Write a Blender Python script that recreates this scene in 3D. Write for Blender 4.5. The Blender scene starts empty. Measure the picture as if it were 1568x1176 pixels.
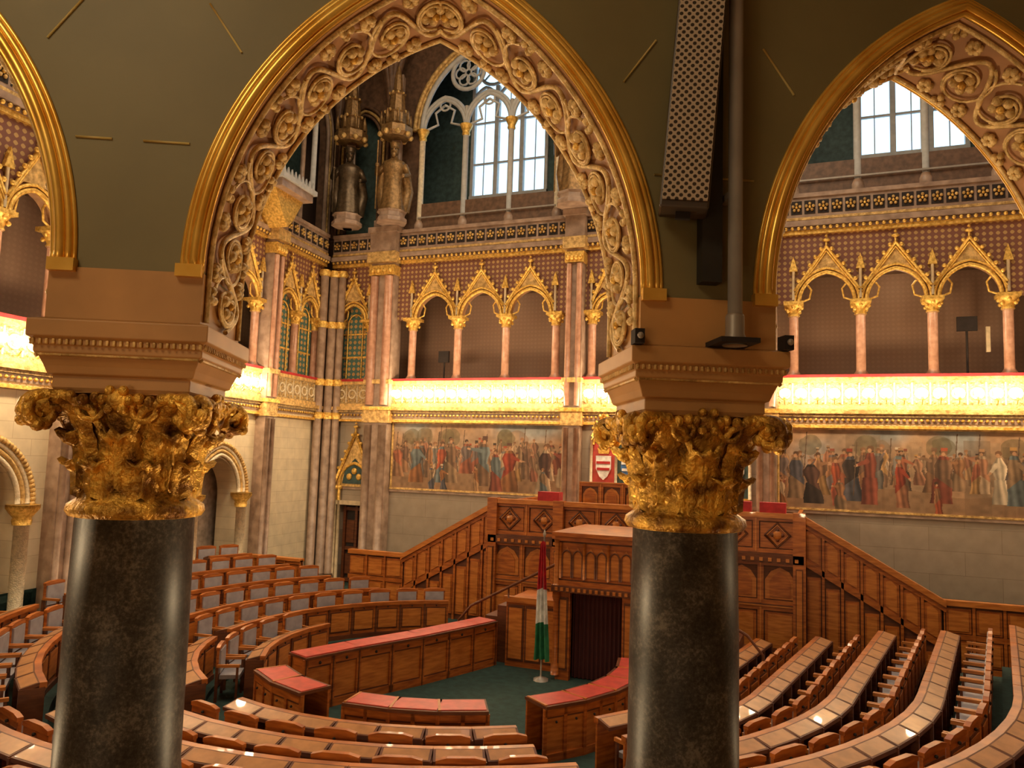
import bpy, math, random
import numpy as np
from mathutils import Vector, Matrix
random.seed(4)
SC=bpy.context.scene
pi=math.pi
# ------------------------------------------------------------ materials
def newmat(name):
    m=bpy.data.materials.new(name); m.use_nodes=True
    nt=m.node_tree; b=nt.nodes['Principled BSDF']
    return m,nt,b
def c4(c): return (c[0],c[1],c[2],1)
def MAT(name,col,rough=.5,metal=0,var=.25,scale=6,bump=0,col2=None,stretch=(1,1,1),emit=0,ecol=None,bscale=None,coat=0,detail=4):
    m,nt,b=newmat(name)
    tc=nt.nodes.new('ShaderNodeTexCoord'); mp=nt.nodes.new('ShaderNodeMapping')
    mp.inputs['Scale'].default_value=stretch
    nt.links.new(tc.outputs['Object'],mp.inputs['Vector'])
    n=nt.nodes.new('ShaderNodeTexNoise'); n.inputs['Scale'].default_value=scale; n.inputs['Detail'].default_value=detail
    nt.links.new(mp.outputs[0],n.inputs['Vector'])
    r=nt.nodes.new('ShaderNodeValToRGB')
    a=col; d=col2 or tuple(min(1,c*(1+var)) for c in col)
    if not col2: a=tuple(c*(1-var) for c in col)
    r.color_ramp.elements[0].color=c4(a); r.color_ramp.elements[0].position=.35
    r.color_ramp.elements[1].color=c4(d); r.color_ramp.elements[1].position=.65
    nt.links.new(n.outputs['Fac'],r.inputs['Fac']); nt.links.new(r.outputs['Color'],b.inputs['Base Color'])
    b.inputs['Roughness'].default_value=rough; b.inputs['Metallic'].default_value=metal
    b.inputs['Coat Weight'].default_value=coat
    if bump:
        n2=nt.nodes.new('ShaderNodeTexNoise'); n2.inputs['Scale'].default_value=bscale or scale*3; n2.inputs['Detail'].default_value=5
        nt.links.new(tc.outputs['Object'],n2.inputs['Vector'])
        bp=nt.nodes.new('ShaderNodeBump'); bp.inputs['Strength'].default_value=bump; bp.inputs['Distance'].default_value=.03
        nt.links.new(n2.outputs['Fac'],bp.inputs['Height']); nt.links.new(bp.outputs[0],b.inputs['Normal'])
    if emit:
        b.inputs['Emission Color'].default_value=c4(ecol or col); b.inputs['Emission Strength'].default_value=emit
    return m
def BRICK(name,c1,c2,mort,w,h,rough=.6,horiz='X'):
    m,nt,b=newmat(name)
    tc=nt.nodes.new('ShaderNodeTexCoord'); sp=nt.nodes.new('ShaderNodeSeparateXYZ'); cb=nt.nodes.new('ShaderNodeCombineXYZ')
    nt.links.new(tc.outputs['Object'],sp.inputs[0])
    nt.links.new(sp.outputs[0 if horiz=='X' else 1],cb.inputs[0]); nt.links.new(sp.outputs[2],cb.inputs[1])
    br=nt.nodes.new('ShaderNodeTexBrick'); br.inputs['Scale'].default_value=1
    br.inputs['Brick Width'].default_value=w; br.inputs['Row Height'].default_value=h
    br.inputs['Mortar Size'].default_value=.006; br.inputs['Color1'].default_value=c4(c1); br.inputs['Color2'].default_value=c4(c2); br.inputs['Mortar'].default_value=c4(mort)
    nt.links.new(cb.outputs[0],br.inputs['Vector'])
    n=nt.nodes.new('ShaderNodeTexNoise'); n.inputs['Scale'].default_value=3; n.inputs['Detail'].default_value=6
    nt.links.new(tc.outputs['Object'],n.inputs['Vector'])
    mx=nt.nodes.new('ShaderNodeMix'); mx.data_type='RGBA'; mx.blend_type='MULTIPLY'; mx.inputs[0].default_value=.4
    nt.links.new(br.outputs['Color'],mx.inputs[6]); nt.links.new(n.outputs['Fac'],mx.inputs[7])
    nt.links.new(mx.outputs[2],b.inputs['Base Color']); b.inputs['Roughness'].default_value=rough
    return m
def DIAPER(name,bg,fg,k,thr=.35,rough=.6,metal=0):
    m,nt,b=newmat(name)
    tc=nt.nodes.new('ShaderNodeTexCoord'); sp=nt.nodes.new('ShaderNodeSeparateXYZ'); nt.links.new(tc.outputs['Object'],sp.inputs[0])
    def mth(op,a,bb=None):
        q=nt.nodes.new('ShaderNodeMath'); q.operation=op
        for i,v in enumerate((a,bb)):
            if v is None: continue
            if isinstance(v,(int,float)): q.inputs[i].default_value=v
            else: nt.links.new(v,q.inputs[i])
        return q.outputs[0]
    p=mth('ADD',sp.outputs[0],sp.outputs[1]); z=sp.outputs[2]
    s1=mth('SINE',mth('MULTIPLY',mth('ADD',p,z),k)); s2=mth('SINE',mth('MULTIPLY',mth('SUBTRACT',p,z),k))
    f=mth('GREATER_THAN',mth('MULTIPLY',s1,s2),thr)
    mx=nt.nodes.new('ShaderNodeMix'); mx.data_type='RGBA'; nt.links.new(f,mx.inputs[0])
    mx.inputs[6].default_value=c4(bg); mx.inputs[7].default_value=c4(fg)
    nt.links.new(mx.outputs[2],b.inputs['Base Color']); b.inputs['Roughness'].default_value=rough; b.inputs['Metallic'].default_value=metal
    return m
gold=MAT('gold_leaf',(.58,.31,.05),.38,.5,scale=14,bump=.4,col2=(1,.66,.17),bscale=40)
golds=MAT('burnished_gilding',(.78,.42,.06),.30,.6,scale=5,col2=(1,.66,.15))
goldd=MAT('gilded_stone',(.42,.25,.08),.5,.25,scale=9,bump=.6,col2=(.82,.54,.20),bscale=25)
friez=MAT('carved_gold_frieze',(.22,.13,.05),.55,.1,scale=16,bump=.7,col2=(.60,.42,.18),bscale=30)
capgold=MAT('capital_gilding',(.20,.085,.012),.34,.6,scale=11,bump=.6,col2=(.98,.57,.09),bscale=45)
stone=MAT('pier_marble',(.26,.17,.12),.4,0,scale=4,col2=(.42,.29,.21),bump=.1)
pink=MAT('pink_marble',(.38,.185,.115),.3,0,scale=6,col2=(.53,.29,.19))
cream=MAT('cream_stone',(.58,.45,.28),.6,0,.15,bump=.15)
creamw=MAT('white_carved_stone',(.74,.62,.43),.55,0,.15,scale=12,bump=.6)
wains=BRICK('grey_marble_blocks',(.44,.35,.265),(.40,.32,.24),(.28,.21,.15),1.7,.62,.3)
leftst=BRICK('cream_stone_blocks',(.84,.70,.48),(.77,.64,.44),(.60,.46,.30),.95,.36,.55,'Y')
diaper=DIAPER('red_gold_stencil',(.19,.072,.045),(.44,.27,.10),19,.30)
logg=DIAPER('loggia_wall_pattern',(.26,.155,.105),(.29,.175,.118),22,.3)
tapes=DIAPER('green_gold_tapestry',(.05,.12,.10),(.40,.23,.07),16,.2)
teal=MAT('teal_vault_paint',(.040,.072,.066),.7,0,.3)
brown=MAT('dark_brown_rib',(.13,.07,.04),.5,0,.3)
red=MAT('red_velvet',(.40,.02,.02),.8,0,.2)
redtop=MAT('red_leather_top',(.50,.06,.045),.4,0,.15)
wood=MAT('orange_oak',(.26,.062,.009),.38,0,scale=3,col2=(.48,.14,.022),stretch=(1,1,7),coat=.1,detail=7)
woodd=MAT('dark_oak',(.085,.021,.006),.5,0,scale=3,col2=(.15,.042,.011),stretch=(1,1,7))
woodl=MAT('light_oak',(.37,.108,.016),.38,0,scale=3,col2=(.56,.195,.036),stretch=(1,1,7),coat=.12,detail=7)
padm=MAT('grey_leather_pad',(.32,.29,.31),.35,0,.12)
padw=MAT('polished_desk_top',(.42,.19,.07),.34,0,.15,coat=.25)
carpet=MAT('green_carpet',(.015,.042,.034),.9,0,.25,bump=.2)
dark=MAT('dark_void',(.02,.012,.01),.8)
curt=MAT('maroon_curtain',(.06,.008,.008),.8,0,.3,scale=10,stretch=(8,8,.2))
olive=MAT('olive_painted_wall',(.185,.155,.068),.55,0,.08,scale=2)
jointm=MAT('painted_gold_joint',(.52,.38,.12),.5,0,.1)
impm=MAT('ochre_impost_stone',(.48,.25,.085),.5,0,.12,scale=3)
softm=MAT('pink_plaster',(.44,.235,.115),.6,0,.15,scale=4)
ornm=MAT('gilded_tracery',(.50,.33,.12),.4,.25,scale=20,bump=.4,col2=(.94,.70,.32),bscale=60)
metal=MAT('grey_metal',(.34,.30,.26),.45,.3,.1)
bronze=MAT('bronze',(.12,.08,.045),.4,.6,.3,scale=10)
bronzeg=MAT('gilt_bronze',(.28,.16,.06),.4,.5,.3,scale=10,bump=.4)
bulb=MAT('lamp_bulb',(1,.85,.6),.4,emit=40,ecol=(1,.86,.62))
leadm=MAT('window_frame_stone',(.44,.43,.41),.6,0,.1)
flag_r=MAT('flag_red',(.5,.02,.03),.7);flag_w=MAT('flag_white',(.75,.75,.72),.7);flag_g=MAT('flag_green',(.02,.17,.07),.7)
blue=MAT('heraldic_blue',(.05,.14,.34),.5)
def granite():
    m,nt,b=newmat('polished_granite')
    tc=nt.nodes.new('ShaderNodeTexCoord')
    n=nt.nodes.new('ShaderNodeTexNoise'); n.inputs['Scale'].default_value=60; n.inputs['Detail'].default_value=6; n.inputs['Roughness'].default_value=.75
    n2=nt.nodes.new('ShaderNodeTexNoise'); n2.inputs['Scale'].default_value=8; n2.inputs['Detail'].default_value=3
    for q in (n,n2): nt.links.new(tc.outputs['Object'],q.inputs['Vector'])
    ad=nt.nodes.new('ShaderNodeMath'); ad.operation='MULTIPLY_ADD'; ad.inputs[1].default_value=.6
    nt.links.new(n2.outputs['Fac'],ad.inputs[0]); nt.links.new(n.outputs['Fac'],ad.inputs[2])
    r=nt.nodes.new('ShaderNodeValToRGB'); e=r.color_ramp.elements
    e[0].position=.64; e[0].color=(.018,.017,.015,1); e[1].position=1.0; e[1].color=(.14,.125,.105,1)
    x=e.new(.82); x.color=(.048,.043,.037,1)
    nt.links.new(ad.outputs[0],r.inputs['Fac']); nt.links.new(r.outputs[0],b.inputs['Base Color'])
    b.inputs['Roughness'].default_value=.40; b.inputs['Specular IOR Level'].default_value=.3
    return m
gran=granite()
def perf():
    m,nt,b=newmat('perforated_grille')
    tc=nt.nodes.new('ShaderNodeTexCoord'); v=nt.nodes.new('ShaderNodeTexVoronoi'); v.inputs['Scale'].default_value=44; v.inputs['Randomness'].default_value=.0
    mp=nt.nodes.new('ShaderNodeMapping'); mp.inputs['Rotation'].default_value=(0,pi/4,0); mp.inputs['Scale'].default_value=(1,.001,1)
    nt.links.new(tc.outputs['Object'],mp.inputs[0]); nt.links.new(mp.outputs[0],v.inputs['Vector'])
    r=nt.nodes.new('ShaderNodeValToRGB'); r.color_ramp.interpolation='CONSTANT'
    r.color_ramp.elements[0].color=(.03,.02,.013,1); r.color_ramp.elements[1].position=.34; r.color_ramp.elements[1].color=(.46,.37,.28,1)
    nt.links.new(v.outputs['Distance'],r.inputs['Fac']); nt.links.new(r.outputs[0],b.inputs['Base Color']); b.inputs['Roughness'].default_value=.4
    return m
perfm=perf()
# ------------------------------------------------------------ mesh builder
class MB:
    def __init__(s,M=None): s.v=[];s.f=[];s.mi=[];s.mats=[];s.M=M or Matrix.Identity(4);s.smooth=[]
    def m(s,mat):
        if mat not in s.mats: s.mats.append(mat)
        return s.mats.index(mat)
    def add(s,vs,fs,mat,smooth=False,M=None):
        T=s.M@M if M is not None else s.M
        o=len(s.v); s.v+=[tuple(T@Vector(p)) for p in vs]; k=s.m(mat)
        for f in fs: s.f.append(tuple(i+o for i in f)); s.mi.append(k); s.smooth.append(smooth)
    def box(s,x0,x1,y0,y1,z0,z1,mat,M=None):
        s.add([(x0,y0,z0),(x1,y0,z0),(x1,y1,z0),(x0,y1,z0),(x0,y0,z1),(x1,y0,z1),(x1,y1,z1),(x0,y1,z1)],
              [(0,3,2,1),(4,5,6,7),(0,1,5,4),(1,2,6,5),(2,3,7,6),(3,0,4,7)],mat,M=M)
    def prism(s,pts,y0,y1,mat,M=None):
        n=len(pts); vs=[(p[0],y0,p[1]) for p in pts]+[(p[0],y1,p[1]) for p in pts]
        fs=[tuple(range(n)),tuple(range(2*n-1,n-1,-1))]+[(i,(i+1)%n+0,(i+1)%n+n,i+n) for i in range(n)]
        s.add(vs,fs,mat,M=M)
    def lathe(s,prof,cx,cy,mat,n=24,sq=0,M=None,smooth=True,ang=0):
        vs=[];fs=[]
        for r,z in prof:
            for i in range(n):
                a=2*pi*i/n+ang; vs.append((cx+r*math.cos(a),cy+r*math.sin(a),z))
        for j in range(len(prof)-1):
            for i in range(n):
                fs.append((j*n+i,j*n+(i+1)%n,(j+1)*n+(i+1)%n,(j+1)*n+i))
        fs.append(tuple(range(n))); fs.append(tuple(range(len(prof)*n-1,(len(prof)-1)*n-1,-1)))
        s.add(vs,fs,mat,smooth,M)
    def sqlathe(s,prof,cx,cy,mat,M=None):
        s.lathe([(r*1.41421,z) for r,z in prof],cx,cy,mat,4,M=M,smooth=False,ang=pi/4)
    def tube(s,pts,r,mat,n=6,closed=False,M=None):
        pts=[Vector(p) for p in pts]; N=len(pts); vs=[];fs=[]
        up=None
        for i,p in enumerate(pts):
            t=(pts[min(i+1,N-1)]-pts[max(i-1,0)])
            if t.length<1e-9: t=Vector((0,0,1))
            t.normalize()
            if up is None:
                up=t.orthogonal().normalized()
            else:
                up=(up-t*up.dot(t)); up=up.normalized() if up.length>1e-6 else t.orthogonal().normalized()
            w=t.cross(up); rr=r[i] if isinstance(r,(list,tuple)) else r
            for k in range(n):
                a=2*pi*k/n; vs.append(tuple(p+up*math.cos(a)*rr+w*math.sin(a)*rr))
        for i in range(N-1):
            for k in range(n): fs.append((i*n+k,i*n+(k+1)%n,(i+1)*n+(k+1)%n,(i+1)*n+k))
        fs.append(tuple(range(n))); fs.append(tuple(range(N*n-1,(N-1)*n-1,-1)))
        s.add(vs,fs,mat,True,M)
    def ball(s,c,r,mat,nu=8,nv=6,sc=(1,1,1),M=None):
        vs=[];fs=[]
        for j in range(nv+1):
            t=pi*j/nv
            for i in range(nu):
                a=2*pi*i/nu; vs.append((c[0]+sc[0]*r*math.sin(t)*math.cos(a),c[1]+sc[1]*r*math.sin(t)*math.sin(a),c[2]+sc[2]*r*math.cos(t)))
        for j in range(nv):
            for i in range(nu): fs.append((j*nu+i,(j+1)*nu+i,(j+1)*nu+(i+1)%nu,j*nu+(i+1)%nu))
        s.add(vs,fs,mat,True,M)
    def obj(s,name,parent=None,bevel=0):
        me=bpy.data.meshes.new(name); me.from_pydata(s.v,[],s.f)
        for m in s.mats: me.materials.append(m)
        me.polygons.foreach_set('material_index',s.mi); me.polygons.foreach_set('use_smooth',s.smooth); me.update()
        o=bpy.data.objects.new(name,me); SC.collection.objects.link(o)
        if parent: o.parent=parent
        if bevel:
            bv=o.modifiers.new('b','BEVEL'); bv.width=bevel; bv.segments=2; bv.limit_method='ANGLE'
        return o
def empty(name):
    e=bpy.data.objects.new(name,None); SC.collection.objects.link(e); return e
def archz(dx,a,r):
    q=r*r-(abs(dx)+r-a)**2
    return math.sqrt(max(0,q))
def archpath(cx,a,r,zs,y,n=12,zb=None,off=0):
    R=r+off; ph=math.acos(max(-1,min(1,(r-a)/R))); L=[]
    if zb is not None: L.append((cx-a-off,y,zb))
    for i in range(n+1):
        p=ph*i/n; L.append((cx-a+r-R*math.cos(p),y,zs+R*math.sin(p)))
    Rr=[(2*cx-x,yy,z) for x,yy,z in reversed(L[:-1])]
    return L+Rr
def cos_(x): return math.cos(x)
def arch_plate(mb,x0,x1,zb,z1,arches,yf,yb,mat,msof=None,N=20):
    msof=msof or mat; x=x0
    for (cx,a,zs,r) in arches:
        mb.box(x,cx-a,yf,yb,zb,z1,mat); x=cx+a
        vs=[];fs=[]
        for i in range(N+1):
            t=-cos_(pi*i/N); xx=cx+a*t; zz=zs+archz(a*t,a,r)
            vs+=[(xx,yf,zz),(xx,yf,z1),(xx,yb,zz),(xx,yb,z1)]
        f1=[];f2=[]
        for i in range(N):
            o=4*i; f1+=[(o,o+4,o+5,o+1),(o+2,o+3,o+7,o+6),(o+1,o+5,o+7,o+3)]; f2.append((o,o+2,o+6,o+4))
        mb.add(vs,f1,mat); mb.add(vs,f2,msof)
    mb.box(x,x1,yf,yb,zb,z1,mat)
def frame(ox,oy,ang):
    return Matrix.Translation((ox,oy,0))@Matrix.Rotation(ang,4,'Z')
FN=frame(0,24,0)
wa=math.atan2(13,-1.3); FW=frame(-17.2,24,wa)
FE=frame(8.1,24,-pi/2)
# ------------------------------------------------------------ facade pieces
def colonette(mb,x,y,z0,z1,r,ms=pink,mc=gold):
    mb.lathe([(r*1.5,z0),(r*1.5,z0+.08),(r*1.1,z0+.16),(r,z0+.2),(r,z1-.42),(r*1.25,z1-.40),(r*1.1,z1-.34),(r*1.5,z1-.15),(r*1.95,z1-.06)],x,y,ms,12)
    mb.lathe([(r*1.05,z1-.42),(r*1.35,z1-.38),(r*1.15,z1-.33),(r*1.5,z1-.2),(r*2.1,z1-.07)],x,y,mc,12)
    for i in range(8):
        a=2*pi*i/8; mb.ball((x+math.cos(a)*r*1.7,y+math.sin(a)*r*1.7,z1-.14-(i%2)*.1),r*.45,mc,6,4)
    mb.box(x-r*2.1,x+r*2.1,y-r*2.1,y+r*2.1,z1-.07,z1+.03,mc)
def gable(mb,cx,a,z0,z1,y,crock=5,fin=True,mat=gold):
    for sgn in (-1,1):
        p0=Vector((cx+sgn*a,y,z0)); p1=Vector((cx,y,z1))
        mb.tube([p0,p1],.045,mat,6); mb.tube([p0+Vector((0,0,-.1)),p1+Vector((0,0,-.13))],.022,mat,5)
        for i in range(1,crock+1):
            q=p0.lerp(p1,i/(crock+.6)); mb.ball((q.x+sgn*.05,q.y-.02,q.z+.06),.062,mat,6,4)
    if fin:
        mb.tube([(cx,y,z1-.05),(cx,y,z1+.22)],.03,mat); mb.ball((cx,y,z1+.18),.09,mat,6,5,(1.3,.8,.6)); mb.ball((cx,y,z1+.3),.045,mat,6,4)
def facade_bay(mb,x0,x1,cols,lit=True,blind=False,bulbs=None):
    rr=.13
    mb.box(x0,x1,-.10,2.2,5.75,6.2,creamw)
    mb.box(x0,x1,-.18,0,5.72,5.80,gold); mb.box(x0,x1,-.30,0,6.12,6.24,goldd); mb.box(x0,x1,-.22,0,6.04,6.12,friez)
    mb.box(x0,x1,-.14,0,5.86,6.02,stone)
    n=int((x1-x0)/.14)
    for i in range(n): mb.ball((x0+(i+.5)*(x1-x0)/n,-.2,5.95),.045,gold,6,4)
    mb.box(x0,x1,-.12,.02,6.24,7.18,friez)
    mb.box(x0,x1,-.16,.06,6.24,6.36,goldd); mb.box(x0,x1,-.17,.06,7.05,7.16,goldd); mb.box(x0,x1,-.2,.1,7.16,7.24,red)
    n=max(2,int((x1-x0)/.42))
    for i in range(n):
        xx=x0+(i+.5)*(x1-x0)/n
        mb.tube([(xx+.15*cos_(t*pi/6),-.13,6.7+.15*math.sin(t*pi/6)) for t in range(13)],.028,creamw,5)
        mb.tube([(xx+.21,-.13,6.4),(xx+.21,-.13,7.0)],.02,creamw,5)
        for e in (-.13,.13):
            mb.ball((xx+e,-.13,6.95),.035,goldd,6,4); mb.ball((xx+e,-.13,6.45),.035,goldd,6,4)
        if bulbs is not None:
            bulbs.lathe([(.03,6.50),(.06,6.53),(.035,6.58),(.03,6.62)],xx,-.34,gold,8)
            bulbs.tube([(xx,-.12,6.42),(xx,-.25,6.40),(xx,-.34,6.5)],.014,gold,5)
            bulbs.ball((xx,-.34,6.71),.112,bulb,10,8)
    mb.box(x0,x1,.25,2.0,10.55,10.65,brown)
    A=[]
    for a,b in zip(cols[:-1],cols[1:]):
        h=(b-a)/2-.15; A.append(((a+b)/2,h,9.38,h*1.18))
    arch_plate(mb,x0,x1,9.38,11.45,A,0,.28,diaper,softm,16)
    for c in cols: colonette(mb,c,.12,7.2,9.38,rr)
    for (cx,h,zs,r) in A:
        mb.tube(archpath(cx,h,r,zs,-.03,10),.06,gold,6); mb.tube(archpath(cx,h,r,zs,-.05,10,off=.11),.04,gold,6)
        for sgn in (-1,1):
            mb.tube([(cx+sgn*h,.08,zs+.0),(cx+sgn*h*.62,.08,zs+.12),(cx+sgn*h*.55,.08,zs+.38),(cx+sgn*h*.68,.08,zs+.52)],.03,gold,5)
        mb.prism([(cx-h-.1,9.75),(cx-h*.55,10.05+.1),(cx,9.42+h*1.32),(cx+h*.55,10.15),(cx+h+.1,9.75),(cx,11.05)],-.05,.0,goldd)
        gable(mb,cx,h+.12,9.72,11.0,-.09)
        if blind:
            mb.box(cx-h,cx+h,.2,.24,7.2,10.4,tapes)
            for zz in (8.05,8.9): mb.box(cx-h,cx+h,.17,.2,zz,zz+.06,gold)
            mb.tube(archpath(cx,h*.6,h*.7,9.3,.16,8,7.3),.03,gold,5)
    for c in cols:
        mb.tube([(c,-.06,9.45),(c,-.06,10.5)],.045,cream); mb.ball((c,-.06,10.6),.07,gold,6,4); mb.prism([(c-.12,10.3),(c+.12,10.3),(c,10.75)],-.12,-.02,gold)
    mb.box(x0,x1,-.10,.3,11.40,11.52,gold); mb.box(x0,x1,-.22,.3,11.62,11.78,stone); mb.box(x0,x1,-.16,.3,11.52,11.62,brown)
    n=int((x1-x0)/.17)
    for i in range(n): mb.ball((x0+(i+.5)*(x1-x0)/n,-.18,11.56),.055,gold,6,4)
    mb.box(x0,x1,-.10,.15,11.78,12.55,stone); mb.box(x0,x1,-.16,.2,12.5,12.62,stone); mb.box(x0,x1,-.13,0,11.82,11.9,goldd)
    n=max(2,int((x1-x0)/.36))
    for i in range(n):
        xx=x0+(i+.5)*(x1-x0)/n
        mb.box(xx-.15,xx+.15,-.115,-.10,12.0,12.4,dark)
        for q in range(5):
            a=2*pi*q/5+.3; mb.ball((xx+.1*cos_(a),-.14,12.2+.1*math.sin(a)),.05,goldd,5,4)
        mb.ball((xx,-.15,12.2),.045,gold,5,4)
def pier(mb,x0,x1,zt=13.0,z0=0,d=.35):
    mb.box(x0,x1,-d,.3,z0,5.7,stone)
    mb.box(x0-.04,x1+.04,-d-.05,.3,z0,z0+.5,stone)
    mb.box(x0-.06,x1+.06,-d-.07,.3,5.68,6.24,goldd); mb.box(x0-.1,x1+.1,-d-.12,.3,6.12,6.24,gold)
    mb.box(x0,x1,-d+.02,.3,6.24,zt,stone)
    w=(x1-x0)
    for q in (x0+w*.2,x1-w*.2):
        mb.tube([(q,-d-.02,6.3),(q,-d-.02,10.9)],w*.16,pink,8)
        mb.tube([(q,-d-.02,.5),(q,-d-.02,5.6)],w*.15,stone,8)
    mb.box(x0-.05,x1+.05,-d-.1,.3,7.05,7.2,goldd)
    mb.box(x0-.04,x1+.04,-d-.08,.3,10.95,11.3,gold)
    for i in range(4): mb.ball((x0+(i+.5)*w/4,-d-.1,11.1),.09,gold,6,5)
    mb.box(x0-.1,x1+.1,-d-.16,.3,11.4,11.78,goldd); mb.box(x0-.05,x1+.05,-d-.08,.3,11.78,12.62,stone)
    mb.box(x0-.12,x1+.12,-d-.15,.3,12.5,12.7,stone)
bulbs=MB(FN)
nw=MB(FN)
BAYN=[(-14.2,-7.78,[-13.6,-11.82,-10.02,-8.24]),(-7.22,-1.88,[-7.0,-5.85,-4.55,-3.25,-2.1]),(-1.32,5.3,[-.86,.94,2.76,4.56])]
for a,b,c in BAYN: facade_bay(nw,a,b,c,bulbs=bulbs)
facade_bay(nw,-17.0,-15.15,[-16.7,-15.35],blind=True)
facade_bay(nw,5.9,8.1,[6.2,7.7],blind=True)
for a,b in ((-15.15,-14.2),(-7.78,-7.22),(-1.88,-1.32),(5.3,5.9)): pier(nw,a,b)
nw.obj('trim_gallery_north'); bulbs.obj('gallery_lamp_row')
wn=MB(FN)
wn.box(-17.4,-16.15,0,.4,0,5.75,wains); wn.box(-15.05,8.3,0,.4,0,5.75,wains); wn.box(-16.15,-15.05,0,.4,2.75,5.75,wains)
wn.box(-17.2,8.1,-.05,0,3.30,3.40,stone)
wn.box(-21,8.3,2.0,2.3,0,14.2,logg)
WX=[(-12.45,-9.35),(-5.7,-2.6),(.95,4.05)]
x=-21
for a,b in WX:
    wn.box(x,a,2.0,2.3,14.2,22,teal); wn.box(a,b,2.0,2.3,21,22,teal); x=b
wn.box(x,8.4,2.0,2.3,14.2,22,teal)
wn.box(-17.4,8.3,.28,2.1,12.55,12.6,stone)
wn.obj('wall_north')
for i,(a,b) in enumerate(WX):
    w=MB(FN); c=(a+b)/2
    w.box(a,a+.12,1.9,2.1,14.2,21,leadm); w.box(b-.12,b,1.9,2.1,14.2,21,leadm); w.box(a,b,1.85,2.1,14.1,14.35,leadm)
    for q in range(1,3):
        xx=a+(b-a)*q/3; w.box(xx-.08,xx+.08,1.9,2.1,14.2,18.6,leadm)
    for zz in (15.6,17.2): w.box(a,b,1.96,2.04,zz-.035,zz+.035,leadm)
    for q in range(3):
        cc=a+(b-a)*(q+.5)/3; h=(b-a)/6
        w.tube(archpath(cc,h,h*1.5,17.9,2.0,8),.07,leadm,6)
        w.box(cc-.015,cc+.015,1.98,2.02,14.3,18.5,leadm)
    for (cc,zc,r) in ((c-.72,19.3,.6),(c+.72,19.3,.6),(c,20.3,.55)):
        w.tube([(cc+r*cos_(t*pi/10),2.0,zc+r*math.sin(t*pi/10)) for t in range(21)],.07,leadm,6)
        for t in range(4):
            w.tube([(cc,2.0,zc),(cc+r*cos_(t*pi/2+pi/4),2.0,zc+r*math.sin(t*pi/2+pi/4))],.04,leadm,5)
    w.obj('window_%d'%(i+1))
def tracery(mb,x0,x1,n,zt=21.2):
    W=(x1-x0)/n; c=(x0+x1)/2
    for i in range(n+1):
        xx=x0+i*W
        mb.tube([(xx,.05,12.6),(xx,.05,16.0)],.11,leadm if 0<i<n else creamw,8)
        mb.lathe([(.11,15.9),(.15,15.95),(.13,16.05),(.24,16.3)],xx,.05,gold,10)
        mb.lathe([(.18,12.6),(.18,12.8),(.12,12.95)],xx,.05,stone,10)
        mb.tube([(xx,.05,16.3),(xx,.05,17.0)],.08,leadm,6)
    for i in range(n):
        cx=x0+(i+.5)*W
        for off in (0,.1): mb.tube(archpath(cx,W/2-.05,W*.62,16.3,.05,10,off=off),.075,leadm,6)
        for t in (-1,1): mb.tube([(cx+t*W*.42,.05,16.3),(cx+t*W*.15,.05,16.45),(cx+t*W*.22,.05,16.9),(cx,.05,17.15)],.05,leadm,5)
        mb.tube([(cx+.2*cos_(t*pi/8),.05,17.15+.2*math.sin(t*pi/8)) for t in range(17)],.04,leadm,5)
    for i in range(n-1):
        cx=x0+(i+1)*W; zc=18.25; r=.62
        mb.tube([(cx+r*cos_(t*pi/12),.05,zc+r*math.sin(t*pi/12)) for t in range(25)],.08,leadm,6)
        for t in range(6):
            a=t*pi/3; mb.tube([(cx+.3*cos_(a)+.2*cos_(s*pi/5),.05,zc+.3*math.sin(a)+.2*math.sin(s*pi/5)) for s in range(11)],.04,leadm,5)
    for off in (0,.16,.3): mb.tube(archpath(c,(x1-x0)/2,(x1-x0)*.56,16.3,-.02,16,off=off),.09 if off!=.16 else .06,goldd if off else leadm,6)
    r=.7; zc=19.6
    mb.tube([(c+r*cos_(t*pi/12),.05,zc+r*math.sin(t*pi/12)) for t in range(25)],.08,leadm,6)
    for t in range(6):
        a=t*pi/3; mb.tube([(c+.38*cos_(a)+.22*cos_(s*pi/5),.05,zc+.38*math.sin(a)+.22*math.sin(s*pi/5)) for s in range(11)],.04,leadm,5)
    mb.box(x0,x1,.0,.08,12.62,13.55,brown); mb.box(x0,x1,-.1,-.06,13.0,13.05,metal)
tr=MB(FN)
for a,b in ((-13.5,-8.3),(-7.15,-1.95),(-.85,4.4)): tracery(tr,a,b,3)
def upper_plate(mb,x0,x1,cx,h,mat=teal):
    arch_plate(mb,x0,x1,12.6,22,[(cx,h,16.3,h*1.12)],.15,.3,mat,brown,24)
upper_plate(tr,-14.9,-7.7,-10.9,2.75,brown); upper_plate(tr,-7.7,-1.4,-4.55,2.75,brown); upper_plate(tr,-1.4,5.6,1.78,2.75,brown)
arch_plate(tr,-17.4,-14.9,12.6,22,[(-16.0,.75,16.2,1.1)],.1,.3,brown,brown,16)
tr.box(-17,-15,.28,.3,12.6,18.5,teal)
for off in (0,.14,.3): tr.tube(archpath(-16.0,.75,1.1,16.2,.02,10,12.7,off=off),.06,goldd if off==.14 else brown,6)
tr.box(5.6,8.3,.1,.3,12.6,22,brown)
tr.obj('trim_window_tracery')
rb=MB()
for (px,py) in ((-14.6,23.6),(-7.5,23.6),(-1.6,23.6),(5.6,23.6),(-16.6,20.2),(-16.9,23.7)):
    for (dx,dy) in ((1,-.2),(-1,-.2),(.3,-1),(-.3,-1),(.7,-.7)):
        pts=[]
        for i in range(13):
            t=i/12*pi/2; pts.append((px+dx*4*(1-cos_(t)),py+dy*4*(1-cos_(t)),16.6+5.2*math.sin(t)))
        rb.tube(pts,.13,brown,6); rb.tube([(a,b,c-.14) for a,b,c in pts],.05,goldd,5)
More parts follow.
